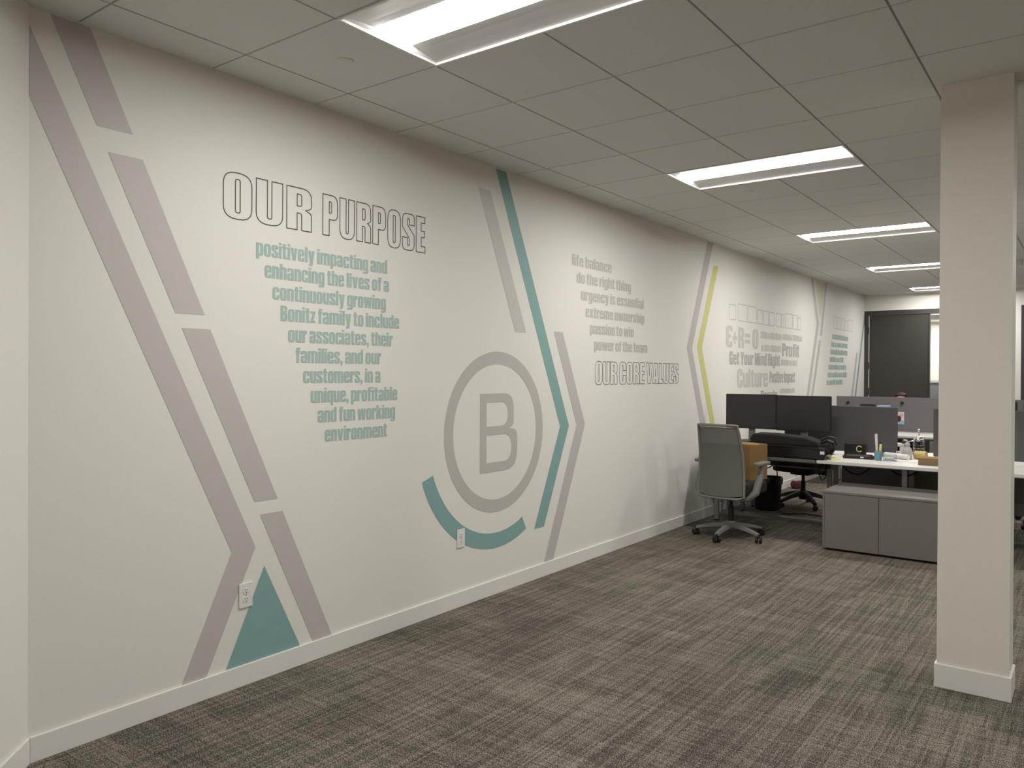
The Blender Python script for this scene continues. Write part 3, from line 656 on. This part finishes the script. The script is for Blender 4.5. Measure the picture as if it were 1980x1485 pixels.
def panel(label, x0, x1, y, z0, z1, m, buttons=(), group='grey privacy panels'):
    t = thing('privacy_panel', label, 'desk panel', (x0, y, 0), 0, group); L_ = x1-x0
    b = nb(); prism(b, rrect(0, L_, z0, z1, .012, 3), -.012, .012, 'y'); obj('panel_board', b, m, t, bevel=.003)
    for lx in (.15, L_-.15):
        b = nb(); box(b, lx-.02, lx+.02, -.008, .008, .742, z0+.02); obj('bracket', b, STEEL, t)
    for bx_, bz in buttons:
        b = nb(); cyl(b, (bx_-x0, -.026, bz), .022, .0145, 'y', 16); obj('button', b, BLK, t, smooth=True)
    return t
panel('dark grey privacy panel behind the black monitors and desk clutter', .72, 1.815, YM+.015, .775, 1.236, FELT)
panel('grey privacy panel left of the column, behind the brown box', 2.128, 3.40, YM+.015, .775, 1.236, FELT)
panel('long lighter grey privacy panel of the second bench with dark round buttons', .285, 2.62, YP, .752, 1.236, FELTL, ((.446, 1.142), (1.172, 1.156)))
# modesty panels and floor cable cover under the first bench
b = nb(); box(b, 1.30, 3.9, YM+.005, YM+.025, .28, .66); tag(obj('modesty_panel', b, DESKD), 'dark modesty panel hanging under the first bench behind the grey cabinet', 'desk panel')
b = nb(); prism(b, [(8.42, 0), (8.60, 0), (8.575, .022), (8.445, .022)], .02, 3.9, 'x'); tag(obj('cable_cover', b, DESKD, bevel=.002), 'flat metal cable cover running along the floor under the first bench', 'cable cover')

# low grey storage cabinet
t = thing('low_cabinet', 'low grey storage cabinet with two plain doors in front of the white desk', 'cabinet', (1.437, 7.222, 0))
b = nb(); box(b, 0, .92, .02, .66, .02, .505); obj('body', b, CAB, t)
b = nb(); box(b, .02, .90, .05, .63, 0, .02); obj('plinth', b, BLK, t)
b = nb(); box(b, -.002, .922, -.001, .664, .5055, .527); obj('top', b, CAB, t, bevel=.002)
for x0, x1 in ((.018, .4565), (.4605, .902)):
    b = nb(); box(b, x0, x1, 0, .0195, .022, .502); obj('door', b, CAB, t, bevel=.0015)
b = nb(); box(b, 0, .0165, 0, .0195, .022, .505); obj('side_edge', b, CAB, t)

# ---------------------------------------------------------------- monitors on a riser, black bag
t = thing('monitor_riser', 'black monitor riser shelf on the dark grey desk', 'monitor riser', (.30, 7.985, .7405))
b = nb(); prism(b, rrect(0, .91, 0, .40, .05, 5), .084, .108); obj('shelf', b, BLK, t, bevel=.003)
for x0 in (.03, .84):
    b = nb(); box(b, x0, x0+.04, .03, .37, 0, .083); obj('leg', b, BLK, t, bevel=.003)
def monitor(label, x, y, zb, rot=0, w_=.525, h_=.36, zs=.13):
    t = thing('monitor', label, 'monitor', (x, y, zb), rot, 'black flat monitors')
    b = nb(); prism(b, rrect(-w_/2, w_/2, zs, zs+h_, .006, 3), 0, .032, 'y'); obj('housing', b, BEZEL, t, bevel=.003)
    b = nb(); box(b, -w_/2+.009, w_/2-.009, -.0016, .0005, zs+.014, zs+h_-.009); obj('screen', b, SCREEN, t)
    b = nb(); prism(b, [(-.035, .004), (.035, .004), (.028, zs+.16), (-.028, zs+.16)], .034, .060, 'y'); obj('neck', b, PLG, t, bevel=.003)
    b = nb(); prism(b, rrect(-.12, .12, -.075, .12, .05, 5), 0, .008); obj('stand_base', b, BLK, t, bevel=.002)
    return t
monitor('left one of the two black monitors over the grey mesh chair', .485, 8.06, .8495, 0, .535, .36, .137)
monitor('right one of the two black monitors, next to the dark panel', 1.0205, 8.058, .8495, 0, .535, .36, .132)
t = thing('laptop_bag', 'glossy black laptop bag lying on the dark grey desk before the monitors', 'bag', (.965, 7.84, .7405))
b = nb(); prism(b, [(-.30, 0), (.35, 0), (.37, .05), (.365, .115), (.30, .125), (-.33, .125), (-.35, .10), (-.34, .03)], -.125, .125, 'y'); obj('body', b, BLKG, t, bevel=.022, smooth=False)
b = nb(); prism(b, [(-.36, .118), (.31, .118), (.285, .17), (.17, .205), (-.15, .225), (-.345, .222), (-.375, .17)], -.11, .12, 'y'); obj('flap', b, BLKF, t, bevel=.02, label='matte charcoal upper flap')
b = nb(); tube(b, [(-.34, -.131, .108), (-.1, -.131, .112), (.2, -.131, .106), (.36, -.131, .09)], .004, 6); tube(b, [(-.30, -.129, .012), (0, -.131, .010), (.34, -.129, .012)], .004, 6); obj('piping', b, BLKG, t, smooth=True)
b = nb(); tube(b, [(.30, -.02, .16), (.36, -.05, .185), (.41, -.05, .165), (.42, -.03, .11), (.385, -.02, .05)], .014, 8); tube(b, [(.26, .06, .17), (.34, .07, .21), (.40, .07, .20), (.43, .05, .13)], .012, 8); obj('handle', b, BLK, t, smooth=True)
b = nb(); box(b, .315, .355, -.131, -.127, .055, .085); obj('tag', b, PAPER, t, label='small white tag')

# ---------------------------------------------------------------- things on the white desk
D = .7405
b = nb(); prism(b, rrect(-.06, .06, -.045, .045, .006, 3), 0, .012); tag(obj('notepad', b, PAPER, None, (1.285, 8.06, D), .3, bevel=.001), 'white notepad on the left corner of the white desk', 'notepad')
b = nb(); box(b, -.04, .04, -.035, .035, 0, .014); tag(obj('sticky_notes', b, YEL, None, (1.375, 7.86, D), .5), 'yellow pad of sticky notes at the left front of the white desk', 'sticky notes')
t = thing('glasses_case', 'dark brown leather case lying flat before the dark panel', 'case', (1.53, 8.13, D), .12)
b = nb(); prism(b, [(-.13, 0), (.13, 0), (.145, .018), (.11, .038), (-.11, .04), (-.145, .02)], -.06, .06, 'y'); obj('case_body', b, mat('brown_leather', (.030, .020, .019), .35, var=.15), t, bevel=.010)
b = nb(); box(b, .02, .05, -.062, -.058, .012, .022); obj('clasp', b, CHROME, t)
t = thing('dark_box', 'small black box with a yellow ring mark against the dark panel', 'box', (1.44, 8.34, D), .05)
b = nb(); box(b, -.085, .105, -.045, .045, 0, .125); obj('carton', b, BLKF, t, bevel=.004)
b = nb(); tube(b, [(.055+.026*math.cos(a*pi/10), -.0462, .078+.028*math.sin(a*pi/10)) for a in range(2, 19)], .0042, 6); obj('ring_mark', b, YEL, t, smooth=True)
# pencil cup and what stands in it
t = thing('pencil_cup', 'pale blue cup holding pens on the white desk', 'cup', (1.715, 8.075, D))
b = nb(); lathe(b, [(.030, 0), (.037, .09), (.034, .09), (.027, .004), (.001, .004)], seg=24); obj('cup_body', b, BLUE, t, smooth=True)
def pen(label, x, y, lean, L_, rad, m1, m2, cat='pen'):
    t = thing('marker_pen', label, cat, (x, y, D+.006), 0, 'pens in the blue cup')
    dx, dy = lean
    b = nb(); tube(b, [(0, 0, 0), (dx*.6, dy*.6, L_*.6)], rad, 10); obj('barrel', b, m2, t, smooth=True)
    b = nb(); tube(b, [(dx*.6, dy*.6, L_*.6), (dx, dy, L_)], rad*1.1, 10); obj('cap', b, m1, t, smooth=True)
pen('tall white marker sticking out of the blue cup', 1.708, 8.07, (-.012, 0), .245, .0105, PAPER, WHITEP)
pen('yellow-green highlighter in the blue cup', 1.728, 8.065, (.012, -.004), .15, .0095, YEL, LIME)
pen('black marker in the blue cup', 1.722, 8.092, (.008, .006), .165, .009, BLK, BLK)
pen('dark scissors-like marker leaning left in the blue cup', 1.702, 8.088, (-.010, .004), .15, .010, BLK, BLK)
# clear acrylic box
t = thing('acrylic_box', 'clear acrylic box on the white desk right of the blue cup', 'box', (1.815, 8.10, D), .1)
b = nb(); box(b, -.055, .055, -.045, .045, 0, .004)
for q in ((-.055, .055, -.045, -.042), (-.055, .055, .042, .045), (-.055, -.052, -.042, .042), (.052, .055, -.042, .042)): box(b, *q, .004, .125)
obj('tray', b, CLEAR, t)
b = nb(); box(b, -.04, .03, -.03, .03, .0045, .03); obj('cards', b, PAPER, t)
# rolled paper and loose sheets
b = nb(); tube(b, [(-.11, .06, .032), (.0, 0, .03), (.11, -.06, .028)], .026, 14); tag(obj('paper_roll', b, PAPER, None, (1.835, 8.31, D), 0, smooth=True), 'rolled white paper lying behind the clear acrylic box', 'paper roll')
b = nb(); box(b, -.14, .11, -.10, .10, 0, .003); tag(obj('paper_sheets', b, PAPER, None, (1.98, 8.20, D), .25), 'loose white sheets lying flat between acrylic box and brown box', 'papers')
# frosted bottle with pump
t = thing('pump_bottle', 'frosted pale plastic bottle in front of the coffee press', 'bottle', (1.915, 8.36, D+.0035))
b = nb(); lathe(b, [(.040, 0), (.046, .012), (.047, .07), (.040, .10), (.022, .118), (.020, .13)], seg=24); obj('bottle_body', b, FROST, t, smooth=True)
b = nb(); lathe(b, [(.024, .13), (.026, .145), (.018, .155), (.009, .16), (.009, .178)], seg=20); tube(b, [(0, 0, .178), (-.03, -.012, .182)], .008, 8); obj('pump', b, FROST, t, smooth=True)
# coffee press
t = thing('coffee_press', 'chrome and glass coffee press standing in the gap between the panels', 'coffee press', (1.975, 8.62, D))
b = nb(); lathe(b, [(.047, .012), (.047, .165), (.045, .165), (.045, .014), (.001, .014)], seg=28); obj('beaker', b, CLEAR, t, smooth=True)
b = nb()
for zz in (.012, .09, .16): lathe(b, [(.0485, zz-.004), (.0505, zz-.004), (.0505, zz+.004), (.0485, zz+.004)], seg=28)
for a in range(6): cyl(b, (.0495*math.cos(a*pi/3), .0495*math.sin(a*pi/3), 0), .003, .165, 'z', 8)
obj('holder', b, CHROME, t)
b = nb(); lathe(b, [(.051, .167), (.051, .18), (.036, .20), (.012, .208), (.004, .21), (.004, .25), (.011, .256), (.014, .268), (.008, .28), (.001, .282)], seg=28); obj('lid', b, CHROME, t, smooth=True)
b = nb(); tube(b, [(-.05, -.01, .16), (-.088, -.02, .155), (-.092, -.02, .06), (-.05, -.01, .03)], .006, 8); obj('handle', b, CHROME, t, smooth=True)
b = nb(); lathe(b, [(.043, 0), (.043, .10), (.001, .10)], (0, 0, .016), 24); obj('coffee', b, mat('coffee', (.05, .035, .02), .3), t)
# yellow roll
t = thing('tape_roll', 'yellow roll of tape beside the coffee press, above the brown box', 'tape', (2.02, 8.44, D+.0405), -.25)
b = nb(); lathe(b, [(.025, -.052), (.038, -.052), (.040, -.04), (.040, .04), (.038, .052), (.025, .052)], (0, 0, 0), 28, 'x'); obj('tape_body', b, TAPE, t, smooth=True)
b = nb(); lathe(b, [(.0245, -.05), (.0245, .05)], (0, 0, 0), 20, 'x'); obj('core', b, KRAFT2, t)
# flat brown box
t = thing('parcel_box', 'flat brown cardboard box at the white desk edge next to the column', 'box', (2.085, 7.90, D))
b = nb(); box(b, 0, .30, 0, .22, 0, .056); obj('carton', b, KRAFT2, t, bevel=.002)
b = nb(); box(b, .0, .30, -.001, .22, .0562, .062); obj('lid', b, KRAFT, t, bevel=.001)

# ---------------------------------------------------------------- second bench: card, monitor, tray; seated person
t = thing('picture_card', 'small colourful picture card pinned to the lighter grey panel', 'card', (1.145, YP-.0128, .94))
b = nb(); box(b, -.05, .055, -.0015, 0, -.088, .088); obj('card_sheet', b, mat('card_pale', (.62, .60, .60), .7), t)
b = nb(); box(b, -.05, .055, -.0022, -.0016, -.088, -.035); obj('lower_patch', b, LBLUE, t)
b = nb(); prism(b, [(-.012+.03*math.cos(a*pi/8), -.01+.045*math.sin(a*pi/8)) for a in range(16)], -.0024, -.0016, 'y'); obj('red_patch', b, RED, t)
b = nb(); prism(b, [(.02+.026*math.cos(a*pi/8), .04+.026*math.sin(a*pi/8)) for a in range(16)], -.0023, -.0016, 'y'); obj('orange_patch', b, mat('card_orange', (.75, .35, .22), .7), t)
monitor('black monitor on the second bench, its top just above the dark panel', .78, 11.98, D, .05, .20, .28, .115)
b = nb(); box(b, -.075, .075, -.08, .08, 0, .385); tag(obj('document_box', b, LBLUE, None, (.985, 12.02, D), .0, bevel=.004), 'pale blue upright box on the second bench, seen over the dark panel', 'box')
monitor('black monitor beyond the right edge of the column on the second bench', 2.30, 11.95, D, 0, .54, .33, .15)
t = thing('letter_tray', 'cream letter tray on the far desk of the first bench, seen in the gap', 'letter tray', (1.62, 8.98, D))
b = nb()
for z in (.0, .075): box(b, -.14, .14, -.10, .10, z, z+.004)
for x in (-.14, .136): box(b, x, x+.004, -.10, .10, .004, .09)
obj('tray_frame', b, WHITEP, t)
b = nb(); box(b, -.125, .125, -.09, .09, .0795, .10); obj('paper_stack', b, mat('cream_paper', (.80, .77, .58), .8), t)

def skin_mesh(name, verts, edges, m, parent, root=0, sub=2):
    me = bpy.data.meshes.new(name); me.from_pydata([v[:3] for v in verts], edges, [])
    o = bpy.data.objects.new(name, me); COL.objects.link(o); o.parent = parent; me.materials.append(m)
    md = o.modifiers.new('skin', 'SKIN'); md.use_smooth_shade = True
    for i, v in enumerate(verts):
        sv = me.skin_vertices[0].data[i]; sv.radius = (v[3], v[4] if len(v) > 4 else v[3]); sv.use_root = (i == root)
    s = o.modifiers.new('subsurf', 'SUBSURF'); s.levels = sub; s.render_levels = sub
    return o
t = thing('person', 'person with reddish brown hair seated behind the lighter grey panel, only top of head showing', 'person', (.95, 13.42, 0), pi)
# local frame: facing +y (turned to face the bench); seat at z .46
V = [(0, -.06, .60, .13, .10), (0, -.07, .68, .12, .095), (0, -.06, .86, .135, .10), (0, -.05, .97, .10, .075), (0, -.04, 1.03, .05, .05), (0, -.03, 1.075, .052, .055), (0, -.02, 1.14, .072, .088), (0, -.025, 1.20, .074, .09), (0, -.03, 1.245, .045, .06)]
Ed = [(i, i+1) for i in range(8)]
for s in (-1, 1):
    k = len(V); V += [(s*.17, -.05, .94, .05), (s*.22, .0, .80, .04), (s*.23, .05, .70, .036), (s*.17, .22, .765, .030), (s*.13, .32, .772, .024), (s*.125, .36, .772, .028, .016)]
    Ed += [(3, k)]+[(k+i, k+i+1) for i in range(5)]
    h = len(V)
    for q, (fx, fl) in enumerate(((-.028, .075), (-.010, .09), (.009, .085), (.027, .065))):
        V += [(s*.125+fx, .36+fl*.55, .776, .009), (s*.125+fx, .36+fl, .762, .008)]; Ed += [(k+5, len(V)-2), (len(V)-2, len(V)-1)]
    V += [(s*.125-s*.042, .375, .768, .010), (s*.125-s*.052, .405, .762, .009)]; Ed += [(k+5, len(V)-2), (len(V)-2, len(V)-1)]
    k = len(V); V += [(s*.10, .0, .575, .085), (s*.12, .30, .575, .075), (s*.12, .40, .55, .06), (s*.12, .40, .30, .052), (s*.12, .39, .10, .038), (s*.12, .40, .05, .04), (s*.12, .50, .035, .034)]
    Ed += [(0, k)]+[(k+i, k+i+1) for i in range(6)]
skin_mesh('body', V, Ed, SKIN, t)
V2 = [(v[0], v[1], v[2], v[3]*1.12, (v[4] if len(v) > 4 else v[3])*1.12) for v in V[:4]]+[(s*.17*1.0, -.05, .94, .058) for s in (-1, 1)]+[(s*.22, .0, .80, .047) for s in (-1, 1)]
skin_mesh('shirt', V2, [(0, 1), (1, 2), (2, 3), (3, 4), (3, 5), (4, 6), (5, 7)], SHIRT, t)
V3 = [(0, -.06, .60, .14, .11)]+[(s*a, y, z, rr) for s in (-1, 1) for a, y, z, rr in ((.10, .0, .575, .088), (.12, .30, .575, .08), (.12, .40, .55, .067), (.12, .40, .30, .058), (.12, .39, .11, .048))]
skin_mesh('trousers', V3, [(0, 1), (1, 2), (2, 3), (3, 4), (4, 5), (0, 6), (6, 7), (7, 8), (8, 9), (9, 10)], TROUS, t)
b = nb(); bmesh.ops.create_uvsphere(b, u_segments=24, v_segments=14, radius=1)
for v in b.verts: v.co = Vector((v.co.x*.088, v.co.y*.105-.035, 1.19+max(v.co.z, -.55 if v.co.y < .1 else .58)*.098))
obj('hair', b, HAIR, t, smooth=True)
b = nb()
for s in (-1, 1):
    for dx, dy, dz, rr in ((.028, .064, 1.165, .0085),):
        mm = bmesh.ops.create_uvsphere(b, u_segments=10, v_segments=8, radius=rr)
        for v in mm['verts']: v.co += Vector((s*dx, dy-.01, dz))
obj('eyes', b, PAPER, t, smooth=True)
b = nb(); tube(b, [(0, .066, 1.16), (0, .085, 1.135), (0, .078, 1.128)], [.007, .011, .008], 8); obj('nose', b, SKIN, t, smooth=True)
b = nb(); tube(b, [(-.022, .062, 1.10), (0, .070, 1.098), (.022, .062, 1.10)], [.003, .005, .003], 6); obj('mouth', b, RED, t, smooth=True)
b = nb()
for s in (-1, 1): tube(b, [(s*.074, -.03, 1.165), (s*.085, -.04, 1.15), (s*.078, -.03, 1.125)], [.010, .013, .007], 8)
obj('ears', b, SKIN, t, smooth=True)
dup(bc, (.95, 13.46, 0), pi, 'black office chair under the seated person behind the lighter grey panel', 'black office chairs')

# ---------------------------------------------------------------- under the first bench
t = thing('waste_bin', 'black waste bin on the floor behind the grey mesh chair', 'bin', (.36, 8.98, .001))
b = nb(); lathe(b, [(.125, 0), (.135, .02), (.16, .36), (.165, .365), (.155, .37), (.128, .03), (.001, .025)], seg=28); obj('bin_body', b, BLK, t, smooth=True)
b = nb(); lathe(b, [(.166, .30), (.170, .345), (.166, .375), (.150, .37), (.150, .35)], seg=28); obj('liner', b, BLKG, t, smooth=True)
b = nb(); prism(b, [(-.07, 0), (.075, 0), (.088, .05), (.05, .115), (-.012, .095), (-.06, .12), (-.088, .06)], -.05, .05, 'y'); tag(obj('red_bag', b, RED, None, (.14, 10.85, 0), .9, bevel=.025), 'dark red soft bag on the floor by the wall under the bench', 'bag')
b = nb(); tube(b, [(.58, 8.60, .68), (.585, 8.61, .50), (.60, 8.63, .30), (.59, 8.66, .06), (.62, 8.75, .010), (.80, 8.9, .008), (1.05, 8.85, .008)], .006, 6); tag(obj('power_cord', b, BLK, smooth=True), 'thin black cord hanging under the first bench down to the floor', 'cord')
b = nb(); tube(b, [(1.22, 8.2, .69), (1.225, 8.15, .60), (1.23, 8.10, .53), (1.20, 8.08, .50), (1.17, 8.10, .55), (1.16, 8.15, .69)], .006, 6); tag(obj('power_cord', b, BLK, smooth=True), 'black cord loop hanging below the desk beside the grey cabinet', 'cord')

b = nb(); box(b, 0, 1.0, 0, .17, 0, .012); box(b, 0, 1.0, 0, .012, .012, .075); box(b, 0, 1.0, .158, .17, .012, .075)
t = obj('cable_tray', b, BLK, dark_desk, (.12, .52, .60))
for x in (.08, .90):
    b = nb(); box(b, x, x+.03, .07, .10, .012, .1095); obj('tray_hanger', b, BLK, t)
b = nb(); box(b, .12, .55, .03, .14, .0125, .055); obj('power_strip', b, WHITEP, t, label='white power strip lying in the tray')
rd = random.Random(2)
for k in range(4):
    x = .06+.2*k; dp = .05+.05*rd.random(); b = nb()
    tube(b, [(x+.26*i/10, .05-.07*math.sin(pi*i/10), .065-dp*math.sin(pi*i/10)**1.5) for i in range(11)], .006, 6); obj('cable', b, BLK, t, smooth=True)
for (x0, zz, lb) in ((1.30, .64, 'black cables sagging under the white desk, left of the steel leg'), (1.73, .66, 'black cables sagging under the white desk just above the grey cabinet')):
    b = nb(); tube(b, [(x0+.36*i/12, 8.28-.04*math.sin(pi*i/12), .70-(.77-zz)*math.sin(pi*i/12)) for i in range(13)], .008, 6)
    tag(obj('power_cord', b, BLK, smooth=True), lb, 'cord')
